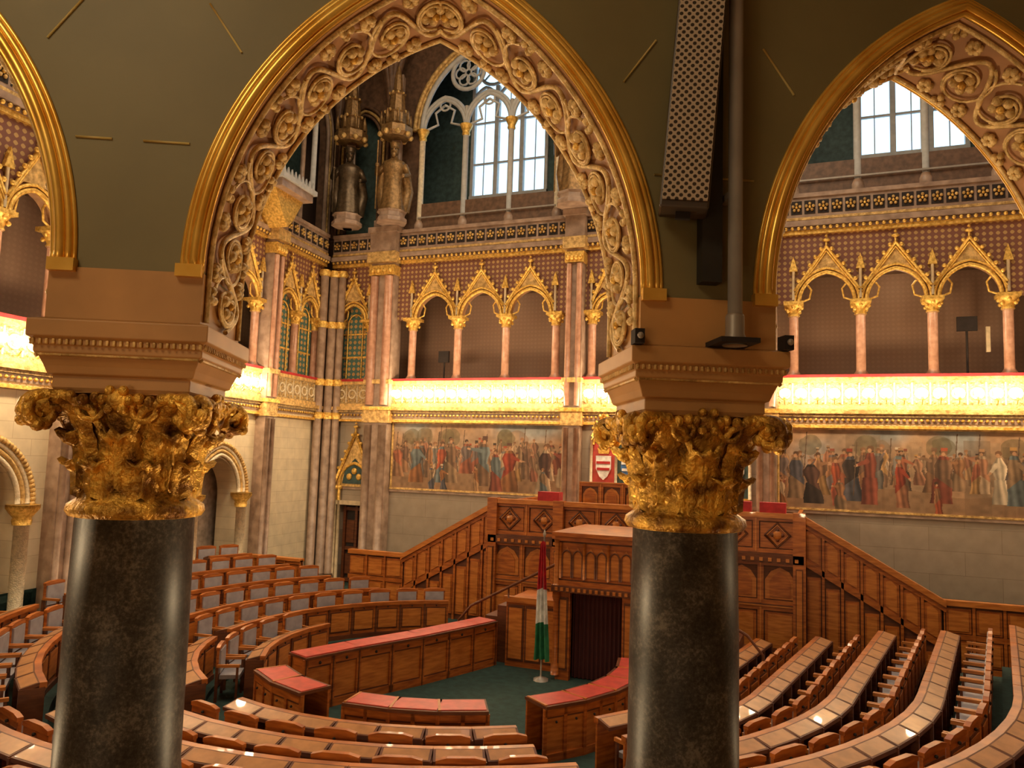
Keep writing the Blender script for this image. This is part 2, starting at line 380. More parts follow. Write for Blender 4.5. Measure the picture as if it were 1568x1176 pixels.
rb.obj('trim_vault_ribs')
dr=MB(FN)
dr.box(-16.14,-15.06,.25,.35,0,2.74,dark)
for xx in (-16.09,-15.6,-15.11): dr.box(xx-.05,xx+.05,.15,.3,0,2.7,woodd)
for zz in (.1,1.2,2.6): dr.box(-16.14,-15.06,.17,.3,zz-.06,zz+.06,woodd)
for j in range(2):
    for k2 in range(2): dr.box(-16.02+.52*j,-15.7+.52*j,.2,.26,.3+1.1*k2,1.0+1.2*k2,woodd)
dr.obj('door_1')
dt=MB(FN)
for xx in (-16.35,-16.2,-15.0,-14.87): dt.tube([(xx,-.08,0),(xx,-.08,3.3)],.06,cream,8); dt.ball((xx,-.08,3.35),.1,gold,8,6)
dt.box(-16.45,-14.8,-.12,0,2.75,2.9,cream)
dt.prism([(-16.45,3.4),(-14.77,3.4),(-15.61,5.3)],-.08,0,goldd)
dt.tube(archpath(-15.61,.6,.75,3.5,-.1,10,2.9),.06,gold,6)
dt.prism([(-16.1,3.5),(-15.1,3.5),(-15.2,4.0),(-15.61,4.4),(-16.0,4.0)],-.10,-.08,teal)
for t in range(3): dt.ball((-15.61+(t-1)*.2,-.11,3.75+(t==1)*.2),.12,gold,8,6,(1,.4,1))
gable(dt,-15.61,.86,3.4,5.35,-.13,6)
for xx in (-16.5,-14.72):
    dt.tube([(xx,-.15,3.2),(xx,-.15,4.6)],.07,cream,6); dt.lathe([(.1,4.55),(.02,5.1)],xx,-.15,gold,6)
dt.obj('trim_door_gable')
cc=MB()
for (dx,dy,r) in ((-16.75,23.72,.17),(-16.95,23.4,.15),(-16.45,23.8,.13)):
    cc.tube([(dx,dy,0),(dx,dy,11.2)],r,stone,12)
    for z in (.2,5.9,7.1,9.2,11.1): cc.lathe([(r*1.2,z-.12),(r*1.6,z),(r*1.2,z+.12)],dx,dy,gold if z>1 else stone,12)
cc.obj('trim_corner_columns')
ca=MB(FN)
for i in range(6):
    cx=-6.95+.48+i*.8
    ca.box(cx-.36,cx+.36,-.1,0,3.6,5.15,teal if i%2 else redtop)
    ca.box(cx-.40,cx+.40,-.12,0,3.5,3.62,gold)
    ca.prism([(cx-.24,4.75),(cx+.24,4.75),(cx+.24,4.35),(cx+.12,4.1),(cx,4.0),(cx-.12,4.1),(cx-.24,4.35)],-.16,-.1,[flag_w,blue,red,blue,gold,flag_w][i])
    ca.box(cx-.22,cx+.22,-.175,-.16,4.5,4.58,[red,flag_w,gold,gold,blue,red][i]); ca.box(cx-.2,cx+.2,-.175,-.16,4.3,4.38,[red,flag_w,gold,gold,blue,red][i])
    ca.prism([(cx-.16,4.82),(cx+.16,4.82),(cx+.2,5.0),(cx+.08,4.92),(cx,5.05),(cx-.08,4.92),(cx-.2,5.0)],-.15,-.1,gold)
    ca.tube([(cx-.4,-.14,3.6),(cx-.4,-.14,5.3)],.05,creamw,6); ca.tube([(cx+.4,-.14,3.6),(cx+.4,-.14,5.3)],.05,creamw,6)
    ca.tube(archpath(cx,.33,.4,5.1,-.15,8),.04,gold,6)
    gable(ca,cx,.38,5.35,6.05,-.2,3)
ca.obj('coat_of_arms_canopy')
# frescoes
def fresco(name,x0,x1,z0,z1,seed,y=23.97):
    rs=np.random.RandomState(seed); PP=80; W=int((x1-x0)*PP); H=int((z1-z0)*PP)
    xs=np.linspace(0,x1-x0,W); hz0=z1-z0; zs=np.linspace(0,1,H); X,Z=np.meshgrid(xs,zs); LX=x1-x0
    def smooth_noise(kx,kz):
        g=rs.rand(kz+1,kx+1); fx=X/LX*(kx-1e-6); fz=Z*(kz-1e-6); ix=fx.astype(int); iz=fz.astype(int); ux=fx-ix; uz=fz-iz
        ux=ux*ux*(3-2*ux); uz=uz*uz*(3-2*uz)
        return (g[iz,ix]*(1-ux)+g[iz,ix+1]*ux)*(1-uz)+(g[iz+1,ix]*(1-ux)+g[iz+1,ix+1]*ux)*uz
    img=np.array([.44,.28,.17])*np.ones((H,W,3))
    n1=smooth_noise(7,3)[...,None]; sk=np.clip(Z*1.8-.6,0,1)[...,None]*np.clip(n1*2-.5,0,1)
    img=img*(1-.8*sk)+np.array([.26,.33,.38])*.8*sk
    img*=(.75+.5*smooth_noise(14,5))[...,None]
    for i in range(13):
        bx=rs.rand()*LX; bw=.12+rs.rand()*.35; bh=.72+rs.rand()*.24; g=np.array([(.30,.17,.10),(.44,.31,.20),(.20,.14,.09)][rs.randint(3)])
        top=bh-(.12*(abs(X-bx)/bw)**2 if i%2 else 0)
        m=((abs(X-bx)<bw)&(Z<top)); img[m]=img[m]*.45+g*.55
        m=((abs(abs(X-bx)-bw*.55)<.035)&(Z<bh-.12)&(Z>.35)); img[m]*=.7
    for i in range(6):
        bx=rs.rand()*LX; m=(((X-bx)/.35)**2+((Z-.80)/.15)**2+.5*smooth_noise(30,10))<1.0; img[m]=img[m]*.4+np.array([.14,.12,.06])*.6
    m=Z<(.24+.04*np.sin(X*2+seed)); img[m]=img[m]*.35+np.array([.30,.18,.10])*.65
    pal=[(.58,.45,.31),(.34,.06,.03),(.12,.06,.045),(.34,.15,.06),(.46,.11,.05),(.11,.11,.14),(.50,.29,.10),(.05,.035,.03),(.40,.18,.10),(.70,.60,.46),(.38,.08,.04),(.36,.18,.09),(.16,.20,.22),(.28,.08,.05),(.30,.20,.12),(.22,.13,.08),(.44,.26,.14)]
    def fig(bz,fx,sc,hz):
        h=(.62+.06*rs.rand())*sc; w=(.15+.12*rs.rand())*sc; lean=(rs.rand()-.5)*.24; turn=1 if rs.rand()<.5 else -1
        haze=np.array([.38,.24,.15]); c1=np.array(pal[rs.randint(len(pal))])*(.85+.3*rs.rand()); c2=np.array(pal[rs.randint(len(pal))]); c1=c1*(1-hz)+haze*hz; c2=c2*(1-hz)+haze*hz
        t=(Z-bz)/h; cxx=fx+lean*t; d=X-cxx
        half=w*np.where(t<.45,1.15-.7*t,.62+1.3*np.clip(t-.45,0,.22)-3.2*np.clip(t-.70,0,1)); half=np.maximum(half,.03)+.02*np.sin(t*11+fx*7)
        fold=.82+.28*np.sin(d/(half+.01)*7+t*4+fx*9)
        m=(t>0)&(t<.86)&(abs(d)<half); sh=np.clip((1-.45*turn*d/(half+1e-3))*fold,.35,1.6)
        img[m]=c1*sh[m][:,None]
        m2=m&(t>.40+.25*turn*d/w*.5)&(t<.80); img[m2]=c2*sh[m2][:,None]
        if rs.rand()<.65:
            ex=fx+turn*w*(1.1+rs.rand()); ez=bz+h*(.50+.45*rs.rand()); sx=fx+lean*.7+turn*w*.4; sz=bz+h*.72
            for q in np.linspace(0,1,9):
                px=sx+(ex-sx)*q; pz=sz+(ez-sz)*q; mm=((X-px)**2+((Z-pz)*hz0)**2)<(.05*sc*(1.2-.6*q))**2; img[mm]=c2 if q<.85 else np.array([.56,.33,.20])
            if rs.rand()<.3:
                mm=(abs(X-ex-(Z-ez)*.15)<.014)&(Z>bz+.1)&(Z<min(.97,ez+.3)); img[mm]=[.14,.09,.06]
        hx=fx+lean; hzc=bz+h*.92; q=.066*sc
        mm=(((X-hx)/1.25)**2+((Z-hzc-.012)*hz0*.9)**2)<(q)**2; img[mm]=np.array([.14,.075,.04])*(.5+rs.rand()*2.0)
        mm=((X-hx-turn*.018*sc)**2+((Z-hzc+.012)*hz0*.9)**2)<(q*.70)**2; img[mm]=np.array([.54,.31,.18])*(1-hz*.4)
        if rs.rand()<.35:
            mm=(abs(X-hx)<q*1.2)&(abs(Z-hzc-.045*sc)<.02*sc); img[mm]=np.array(pal[rs.randint(len(pal))])
    for (b0,b1,sc,hz,den) in ((.30,.44,.52,.62,4.2),(.16,.30,.76,.32,3.2),(.0,.15,1.05,.0,1.9)):
        N=int(LX*den); order=[((i+1.3*rs.rand())/N*LX,b0+(b1-b0)*rs.rand()) for i in range(N)]
        order.sort(key=lambda q:-q[1])
        for fx,bz in order:
            if sc>1 and rs.rand()<.22: continue
            fig(bz,fx,sc*(.86+.26*rs.rand()),hz)
    for i in range(int(LX*.7)): fig(.0,rs.rand()*LX,.60,.0)
    img*=(.80+.40*smooth_noise(60,20)[...,None]); img*=(.94+.12*rs.rand(H,W,1))
    cols=np.ones((H,W,4)); cols[...,:3]=np.clip(img*np.array([.74,.68,.62]),0,1)
    vs=[(x0+xx,y,z0+(z1-z0)*zz) for zz in zs for xx in xs]
    fs=[(j*W+i,j*W+i+1,(j+1)*W+i+1,(j+1)*W+i) for j in range(H-1) for i in range(W-1)]
    me=bpy.data.meshes.new(name); me.from_pydata(vs,[],fs); ca_=me.color_attributes.new('Col','FLOAT_COLOR','POINT'); ca_.data.foreach_set('color',cols.reshape(-1))
    m,nt,bs=newmat(name+'_paint'); at=nt.nodes.new('ShaderNodeAttribute'); at.attribute_name='Col'; nt.links.new(at.outputs['Color'],bs.inputs['Base Color']); bs.inputs['Roughness'].default_value=.7
    me.materials.append(m); par=empty('fresco_painting'); o=bpy.data.objects.new('mural_surface',me); SC.collection.objects.link(o); o.parent=par
    f=MB()
    for (p,q,r,s) in ((x0-.08,x1+.08,z0-.06,z0),(x0-.08,x1+.08,z1,z1+.05),(x0-.06,x0,z0,z1),(x1,x1+.06,z0,z1)): f.box(p,q,y-.04,y+.03,r,s,goldd)
    f.obj('mural_frame',par)
fresco('fresco_left',-14.1,-7.88,3.45,5.68,3); fresco('fresco_right',-1.25,5.2,3.45,5.68,8)
# ------------------------------------------------------------ west wall
ww=MB(FW)
P=[0,-3.83,-7.66,-11.5,-15.3,-19.1,-23]
arch_plate(ww,-30,.3,0,5.75,[(c,.95,3.2,1.15) for c in [ (P[i]+P[i+1])/2 for i in range(5,0,-1)]],0,.7,leftst,leftst)
ww.box(-31,0,.9,1.0,0,5.75,MAT('grey_back_wall',(.34,.26,.20),.7))
ww.box(-31,2.6,1.9,2.0,0,22,logg)
ww.obj('wall_west')
tw=MB(FW); bw=MB(FW)
for i in range(6):
    x1=P[i]-.25 if i else -.35; x0=P[i+1]+.25
    m=(x0+x1)/2
    cols=[x0+.25,m,x1-.25] if i<1 else [x0+.2,x0+.2+(x1-x0-.4)/2,x1-.2]
    facade_bay(tw,x0,x1,cols,blind=(i==0),bulbs=bw if i else None)
    if i: pier(tw,P[i]-.25,P[i]+.25)
    if i:
        for s in (-1,1):
            cx=m+s*1.1
            tw.tube([(cx,-.05,0),(cx,-.05,2.9)],.16,creamw,10); tw.lathe([(.18,2.85),(.2,2.95),(.18,3.0),(.33,3.2),(.33,3.28)],cx,-.05,gold,10)
        for off in (0,.12,.24): tw.tube(archpath(m,.95,1.15,3.3,-.05,12,off=off),.055,goldd if off==.12 else creamw,6)
        L=archpath(m,.95,1.15,3.3,-.1,22,off=.33)
        for q in L: tw.ball(q,.07,goldd,6,4)
tw.obj('trim_gallery_west'); bw.obj('gallery_lamp_row')
uw=MB(FW)
uw.box(-30,.3,1.5,1.6,12.5,22,teal)
for i in range(6):
    m=(P[i]+P[i+1])/2
    arch_plate(uw,P[i+1],P[i],12.5,22,[(m,1.4,16.2,1.8)],.1,.4,brown,brown,16)
    for off in (0,.15,.3): uw.tube(archpath(m,1.4,1.8,16.2,.05,12,12.6,off=off),.08,goldd if off==.15 else stone,6)
    uw.tube([(m,.2,12.6),(m,.2,16.5)],.09,stone,8)
oc=-4.3
uw.box(oc-.9,oc+.9,-1.2,0,12.75,13.0,stone); uw.box(oc-1,oc+1,-1.3,0,13.0,13.15,leadm)
uw.prism([(oc-.8,12.75),(oc+.8,12.75),(oc+.3,12.0),(oc,11.7),(oc-.3,12.0)],-.9,0,gold)
for q in (-.9,.9):
    uw.tube([(oc+q,-1.15,13.1),(oc+q,-1.15,16)],.09,leadm,8); uw.lathe([(.12,15.8),(.22,16.1)],oc+q,-1.15,gold,8)
    uw.lathe([(.18,16.1),(.12,17.2),(.02,18.0)],oc+q,-1.15,goldd,6)
for off in (0,.12): uw.tube(archpath(oc,.85,1.0,15.9,-1.15,10,off=off),.07,gold,6)
uw.prism([(oc-1,16.0),(oc,18.2),(oc+1,16.0),(oc+.6,16.6),(oc,17.1),(oc-.6,16.6)],-1.2,-1.1,stone)
gable(uw,oc,1.0,16.1,18.3,-1.2,6)
for i in range(9): uw.prism([(oc-.95+i*.21,13.15),(oc-.78+i*.21,13.15),(oc-.86+i*.21,13.4)],-1.25,-1.2,leadm)
uw.obj('trim_upper_west')
# statues
def statue(name,x,y,z,mat,face,S=1.3):
    p=empty(name); T=Matrix.Translation((x,y,z))@Matrix.Rotation(face,4,'Z')@Matrix.Scale(S,4); s=MB(T)
    n=20; prof=[(.34,.20),(.33,.30),(.30,.60),(.27,.90),(.25,1.1),(.28,1.3),(.33,1.5),(.30,1.6),(.14,1.68),(.09,1.74),(.09,1.78)]
    vs=[];fs=[]
    for r,zz in prof:
        for i in range(n):
            a=2*pi*i/n; k=r*(1+.10*math.sin(a*7)*(zz<1.1)); vs.append((k*cos_(a),k*.72*math.sin(a),zz-.2))
    for j in range(len(prof)-1):
        for i in range(n): fs.append((j*n+i,j*n+(i+1)%n,(j+1)*n+(i+1)%n,(j+1)*n+i))
    fs.append(tuple(range(n))); s.add(vs,fs,mat,True)
    s.ball((0,0,1.72),.13,mat,12,10,(.85,1,1.15)); s.ball((0,-.13,1.71),.03,mat,6,5,(.7,1,1.3)); s.ball((0,-.08,1.60),.07,mat,8,6,(1,.8,1.3))
    for e in (-.045,.045): s.ball((e,-.115,1.745),.018,dark,6,4)
    s.lathe([(.12,1.78),(.13,1.88),(.15,1.95),(.05,1.93)],0,0,mat,10)
    s.tube([(.28,0,1.3),(.42,-.05,1.02),(.34,-.28,.92)],[.1,.08,.055],mat,8); s.ball((.34,-.32,.92),.06,mat)
    s.tube([(-.28,0,1.3),(-.44,-.08,1.05),(-.38,-.30,1.2)],[.1,.08,.055],mat,8); s.ball((-.38,-.33,1.22),.06,mat)
    s.tube([(-.38,-.33,.0),(-.38,-.33,1.9)],.022,mat,6)
    s.tube([(.3,.1,1.3),(.38,.15,.6),(.3,.18,.05)],[.1,.16,.14],mat,8); s.tube([(-.3,.1,1.3),(-.36,.15,.6),(-.28,.18,.05)],[.1,.15,.14],mat,8)
    s.obj('figure',p)
    b=MB(T); b.lathe([(.42,-.3),(.42,-.2),(.36,-.15),(.36,-.05),(.42,0)],0,0,stone,8,smooth=False)
    b.obj('pedestal',p)
    k=MB(T)
    k.lathe([(.36,2.1),(.46,2.2),(.46,2.38),(.36,2.42),(.30,2.5),(.32,2.75),(.36,2.8),(.24,2.85),(.2,3.3),(.25,3.35),(.14,3.45),(.1,3.9),(.02,4.2)],0,.05,bronzeg,8,smooth=False)
    for i in range(8):
        a=2*pi*(i+.5)/8; k.ball((.42*cos_(a),.42*math.sin(a),2.15),.08,goldd,6,5); k.lathe([(.05,2.4),(.055,2.6),(.01,2.8)],.40*cos_(a),.40*math.sin(a),bronzeg,5)
        k.ball((.3*cos_(a),.3*math.sin(a),2.8),.05,goldd,5,4); k.ball((.2*cos_(a),.2*math.sin(a),3.35),.04,goldd,5,4)
    k.box(-.12,.12,.15,.4,-.3,4,stone); k.obj('canopy',p)
statue('statue',-16.0,23.2,13.1,bronze,.5); statue('statue',-14.2,23.3,13.1,bronzeg,.3); statue('statue',-7.5,23.3,13.1,bronzeg,0)
# ------------------------------------------------------------ shell
f=MB(); f.box(-21,9,-7,26.3,-.2,0,carpet); f.obj('floor')
c_=MB(); c_.box(-21,9,-7,26.3,22,22.3,brown); c_.obj('ceiling')
we=MB(FE); facade_bay(we,0,31,[.3+i*1.9 for i in range(17)]); we.box(-3,31,0,.4,0,5.75,wains); we.box(-3,31,1.5,1.6,0,22,logg); we.obj('wall_east')
ws=MB(); ws.box(-21,9,-7.3,-7,0,22,cream); ws.obj('wall_south')
# ------------------------------------------------------------ wood panelling helper
def panels(mb,x0,x1,z0,z1,n,y=0,M=None,mat=wood,arch=False,diamond=False,t=.05):
    mb.box(x0,x1,y,y+.06,z0,z1,woodd,M)
    w=(x1-x0)/n; s=.07
    for i in range(n+1):
        xx=x0+i*w; mb.box(max(x0,xx-s),min(x1,xx+s),y-t,y,z0,z1,mat,M); mb.box(max(x0,xx-.02),min(x1,xx+.02),y-t-.02,y-t,z0+.05,z1-.05,woodl,M)
    mb.box(x0,x1,y-t*1.01,y,z0,z0+.12,mat,M); mb.box(x0,x1,y-t*1.01,y,z1-.12,z1,mat,M)
    mb.box(x0,x1,y-t*1.5,y,z1-.03,z1,woodl,M); mb.box(x0,x1,y-t*1.5,y,z0,z0+.03,woodd,M)
    for i in range(n):
        cx=x0+(i+.5)*w; h=w/2-s-.03; a=z0+.15; b=z1-.15
        if diamond:
            mb.box(cx-h,cx+h,y-.02,y,a,b,mat,M)
            rr=min(h,(b-a)/2)*.98; zc=(a+b)/2; P8=[(cx-rr*cos_(q*pi/2),y-.03,zc+rr*math.sin(q*pi/2)) for q in range(5)]
            mb.tube(P8,.028,woodd,5,M=M); mb.tube([(px+(cx-px)*.18,y-.045,pz+(zc-pz)*.18) for px,_,pz in P8],.016,woodl,5,M=M)
            mb.ball((cx,y-.03,zc),rr*.38,woodl,8,5,(1,.3,1),M=M)
            for q in range(4): mb.ball((cx+rr*.38*cos_(q*pi/2),y-.03,zc+rr*.38*math.sin(q*pi/2)),rr*.16,woodd,6,4,(1,.4,1),M=M)
        elif arch:
            mb.prism([(cx-h,a),(cx+h,a),(cx+h,b-h*.9),(cx+h*.6,b-h*.3),(cx,b),(cx-h*.6,b-h*.3),(cx-h,b-h*.9)],y-.02,y,woodl,M)
            mb.prism([(cx-h*.7,a+.06),(cx+h*.7,a+.06),(cx+h*.7,b-h*1.0),(cx+h*.4,b-h*.55),(cx,b-h*.3),(cx-h*.4,b-h*.55),(cx-h*.7,b-h*1.0)],y-.035,y-.02,mat,M)
        else:
            if b>a: mb.box(cx-h,cx+h,y-.02,y,a,b,mat,M); mb.box(cx-h*.8,cx+h*.8,y-.04,y,a+.06,b-.06,woodl,M)
# ------------------------------------------------------------ podium
pd=MB(frame(0,20,0)); CX=-4.55
pd.box(-8.5,-.6,.06,3.75,0,2.5,wood)
panels(pd,-8.5,-.6,.1,1.3,9); panels(pd,-8.5,-.6,1.3,2.35,9,arch=True)
pd.box(-8.6,-.5,-.14,.1,2.3,2.5,woodd); panels(pd,-8.5,-.6,2.5,3.4,8,diamond=True); pd.box(-8.6,-.5,-.12,.16,3.36,3.48,woodl)
for i in range(40): pd.box(-8.5+i*.2,-8.42+i*.2,-.17,-.14,2.34,2.42,woodl)
pd.box(-8.5,-8.4,0,3.6,2.5,3.4,wood); pd.box(-.7,-.6,0,3.6,2.5,3.4,wood)
for xx in (-8.5,-.6,-6.6,-2.5):
    pd.box(xx-.14,xx+.14,-.14,.14,0,3.5,wood); pd.box(xx-.08,xx+.08,-.17,-.14,.3,2.2,woodd); pd.box(xx-.06,xx+.06,-.19,-.14,.34,2.16,woodl)
pd.box(-6.4,-2.7,1.2,1.35,2.5,4.0,wood); panels(pd,-6.4,-2.7,2.9,4.0,6,y=1.15,arch=True)
for xx in (-6.9,-2.0,-1.2):
    pd.prism([(xx-.3,3.48),(xx+.3,3.48),(xx+.3,3.72),(xx-.3,3.72)],-.08,.25,red)
for s in (-1,1):
    T=Matrix.Translation((CX,0,0))@Matrix.Scale(s,4,(1,0,0))
    pd.prism([(3.95,0),(7.0,0),(7.0,1.62),(3.95,3.35)],.5,.6,woodd,T)
    pd.prism([(3.95,3.3),(7.05,1.54),(7.05,1.68),(3.95,3.46)],.40,.68,woodl,T)
    pd.prism([(3.95,2.28),(7.05,.55),(7.05,.70),(3.95,2.42)],.44,.6,wood,T)
    pd.prism([(3.95,3.18),(7.05,1.42),(7.05,1.54),(3.95,3.3)],.45,.6,wood,T)
    for i in range(7):
        xa=4.05+i*.42; za=3.3-(xa-3.95)*.5738
        pd.prism([(xa+.04,za-.90),(xa+.37,za-.90-.19),(xa+.37,za-.3),(xa+.2,za-.14),(xa+.04,za-.2)],.47,.5,wood,T)
        pd.prism([(xa+.09,za-.84),(xa+.32,za-.84-.13),(xa+.32,za-.37),(xa+.2,za-.25),(xa+.09,za-.28)],.45,.5,woodl,T)
        pd.box(xa-.03,xa+.03,.44,.5,0,za-.02,wood,T)
        zb=za-1.2
        if zb>.5: pd.box(xa+.06,xa+.36,.47,.5,.15,zb-.08,wood,T); pd.box(xa+.10,xa+.32,.45,.5,.22,zb-.15,woodl,T)
    for i in range(12): pd.box(3.95,6.9-i*.25,.6,1.9,i*.2,(i+1)*.2,woodd,T)
    xe=12.4 if s>0 else 8.9
    pd.box(7.0,xe,.56,.62,0,1.62,woodd,T); pd.box(7.0,xe,.46,.66,1.58,1.7,woodl,T); pd.box(7.0,xe,.5,.56,.05,.25,wood,T); pd.box(7.0,xe,.51,.56,.84,.96,wood,T)
    n=int((xe-7)/.55)
    for i in range(n):
        xa=7.0+i*(xe-7)/n; w=(xe-7)/n; pd.box(xa-.03,xa+.03,.5,.56,.1,1.58,wood,T)
        for (z0,z1) in ((.98,1.52),(.28,.82)): pd.box(xa+.05,xa+w-.05,.53,.56,z0,z1,wood,T); pd.box(xa+.10,xa+w-.10,.51,.56,z0+.05,z1-.05,woodl,T)
pd.obj('presidential_podium')
lp=MB(frame(-16.3,19.1,0)); panels(lp,0,2.2,0,1.45,4); lp.box(0,2.2,-.1,.12,1.42,1.5,woodl); lp.obj('bench_end_parapet')
ro=MB(frame(CX+.08,16.1,0))
ro.box(-.86,-.56,0,.12,0,1.85,wood); ro.box(.56,.86,0,.12,0,1.85,wood); ro.box(-.86,-.74,.1,2.2,0,3.0,wood); ro.box(.74,.86,.1,2.2,0,3.0,wood)
ro.box(-.86,.86,0,.12,1.85,3.0,woodd); ro.box(-.86,.86,.1,2.2,1.9,2.0,wood); ro.box(-.86,.86,2.1,2.2,0,3.0,wood)
ro.box(-.95,.95,-.12,.2,1.82,1.95,woodd); ro.box(-.95,.95,-.14,2.3,2.98,3.06,wood); ro.box(-.9,.9,-.08,.1,2.88,2.98,wood); ro.box(-.9,.9,-.06,.1,1.95,2.05,wood)
for k2 in range(14): ro.box(-.86+k2*.125,-.80+k2*.125,-.15,-.12,1.85,1.92,woodl)
for k2 in range(3): ro.box(-.77+k2*.52,-.27+k2*.52,-.02,0,2.08,2.84,wood)
for k2 in range(3):
    cx=-.52+k2*.52
    for e in (-.12,.12): ro.prism([(cx+e-.09,2.14),(cx+e+.09,2.14),(cx+e+.09,2.6),(cx+e,2.76),(cx+e-.09,2.6)],-.035,-.02,woodl); ro.tube(archpath(cx+e,.1,.13,2.56,-.045,6,2.12),.016,woodd,5)
    ro.tube([(cx-.26,-.05,2.1),(cx-.26,-.05,2.85)],.03,woodl,6)
for s in (-1,1):
    ro.lathe([(.09,.1),(.09,.3),(.06,.35),(.06,1.6),(.09,1.7),(.09,1.82)],s*.86,-.02,wood,10); ro.box(s*.70-.10,s*.70+.10,-.02,0,.2,1.7,woodd); ro.box(s*.70-.07,s*.70+.07,-.035,0,.25,1.65,woodl)
    ro.lathe([(.07,1.95),(.05,2.0),(.05,2.8),(.07,2.9)],s*.86,-.04,woodl,10)
cv=[]; n=60
for i in range(n+1):
    x=-.57+1.14*i/n; cv+= [(x,.25+.035*math.sin(i*1.25),0.02),(x,.25+.03*math.sin(i*1.25+.3),1.85)]
ro.add(cv,[(2*i,2*i+2,2*i+3,2*i+1) for i in range(n)],curt,True)
for s in (-1,1):
    T=Matrix.Scale(s,4,(1,0,0))
    ro.box(.9,2.2,.5,1.9,0,1.45,wood,T)
    ro.box(.88,2.25,.42,.55,1.4,1.52,woodl,T)
    for q in range(3): ro.box(.93+q*.42,1.32+q*.42,.485,.5,.12,1.34,woodd,T); ro.box(.97+q*.42,1.28+q*.42,.46,.5,.18,1.28,woodl,T)
    for i in range(5): ro.box(2.2,3.7-i*.3,.7,1.9,i*.25,(i+1)*.25,woodd,T)
    ro.tube([(.95,.35,2.35),(3.0,.35,1.25),(3.3,.35,.9),(3.3,.35,.0)],.03,woodd,8,M=T); ro.tube([(2.1,.35,1.75),(2.1,.35,1.5)],.02,woodd,6,M=T)
ro.obj('speaker_rostrum')
fl=empty('national_flag'); q=MB(frame(-5.55,15.85,0)); q.lathe([(.16,0),(.16,.04),(.03,.08),(.018,.1),(.018,2.95),(.04,3.0),(.0,3.12)],0,0,metal,10); q.obj('flagpole',fl)
def band(z0,z1,mat):
    vs=[];N=24;H=8
    for j in range(H+1):
        z=z1+(z0-z1)*j/H; w=.06+.11*(2.85-z)/2.3
        for i in range(N+1):
            t=i/N; vs.append(((t-.5)*2*w,-.05+.035*math.sin(t*19+z*2)*(1+.4*(2.85-z)),z-.1*abs(t-.5)))
    q.add(vs,[(j*(N+1)+i,j*(N+1)+i+1,(j+1)*(N+1)+i+1,(j+1)*(N+1)+i) for j in range(H) for i in range(N)],mat,True)
q=MB(frame(-5.55,15.85,0)); band(1.9,2.88,flag_r); band(1.2,1.9,flag_w); band(.45,1.2,flag_g); q.obj('flag_cloth',fl)
# ------------------------------------------------------------ benches
C0=Vector((-6.8,14.2)); nA=Vector((-math.sin(math.radians(27.3)),math.cos(math.radians(27.3))))
ZB=[0,.1,.25,.45,.65,.85,1.05,1.25,1.45]
def path(R,ds=.3):
    s=min(.93,4.3/R); th=-pi-math.asin(s); th1=math.radians(-10); L=[]
    n=max(8,int((th1-th)*R/ds))
    for i in range(n+1):
        t=th+(th1-th)*i/n; L.append((C0.x+R*cos_(t),C0.y+R*math.sin(t),t))
    x,y,t=L[-1]; d=(-math.sin(t),cos_(t)); n2=int((18.2-y)/d[1]/ds)
    for i in range(1,n2+1): L.append((x+d[0]*ds*i,y+d[1]*ds*i,t))
    return L
def wallx(y): return -17.2+.1*(24-y)
tiers=MB()
for k in range(1,9):
    R1=3.55+1.15*k-.18; R2=R1+1.15+(.9 if k==8 else 0)
    n=90; a=path(R1,.2); b=path(R2,.2)
    def samp(L,t):
        i=t*(len(L)-1); j=min(int(i),len(L)-2); f=i-j; return (L[j][0]*(1-f)+L[j+1][0]*f,L[j][1]*(1-f)+L[j+1][1]*f)
    vs=[]
    for i in range(n+1):
        p=samp(a,i/n); q=samp(b,i/n)
        p=(max(p[0],wallx(p[1])+.02),p[1]); q=(max(q[0],wallx(q[1])+.02),q[1])
        vs+=[(p[0],p[1],0),(p[0],p[1],ZB[k]),(q[0],q[1],ZB[k]),(q[0],q[1],0)]
    fs=[]
    for i in range(n):
        o=4*i; fs+=[(o,o+4,o+5,o+1),(o+1,o+5,o+6,o+2),(o+2,o+6,o+7,o+3)]
    fs+=[(0,1,2,3),(4*n,4*n+3,4*n+2,4*n+1)]
    tiers.add(vs,fs,carpet)
tiers.obj('trim_tier_platform')
DH=.80
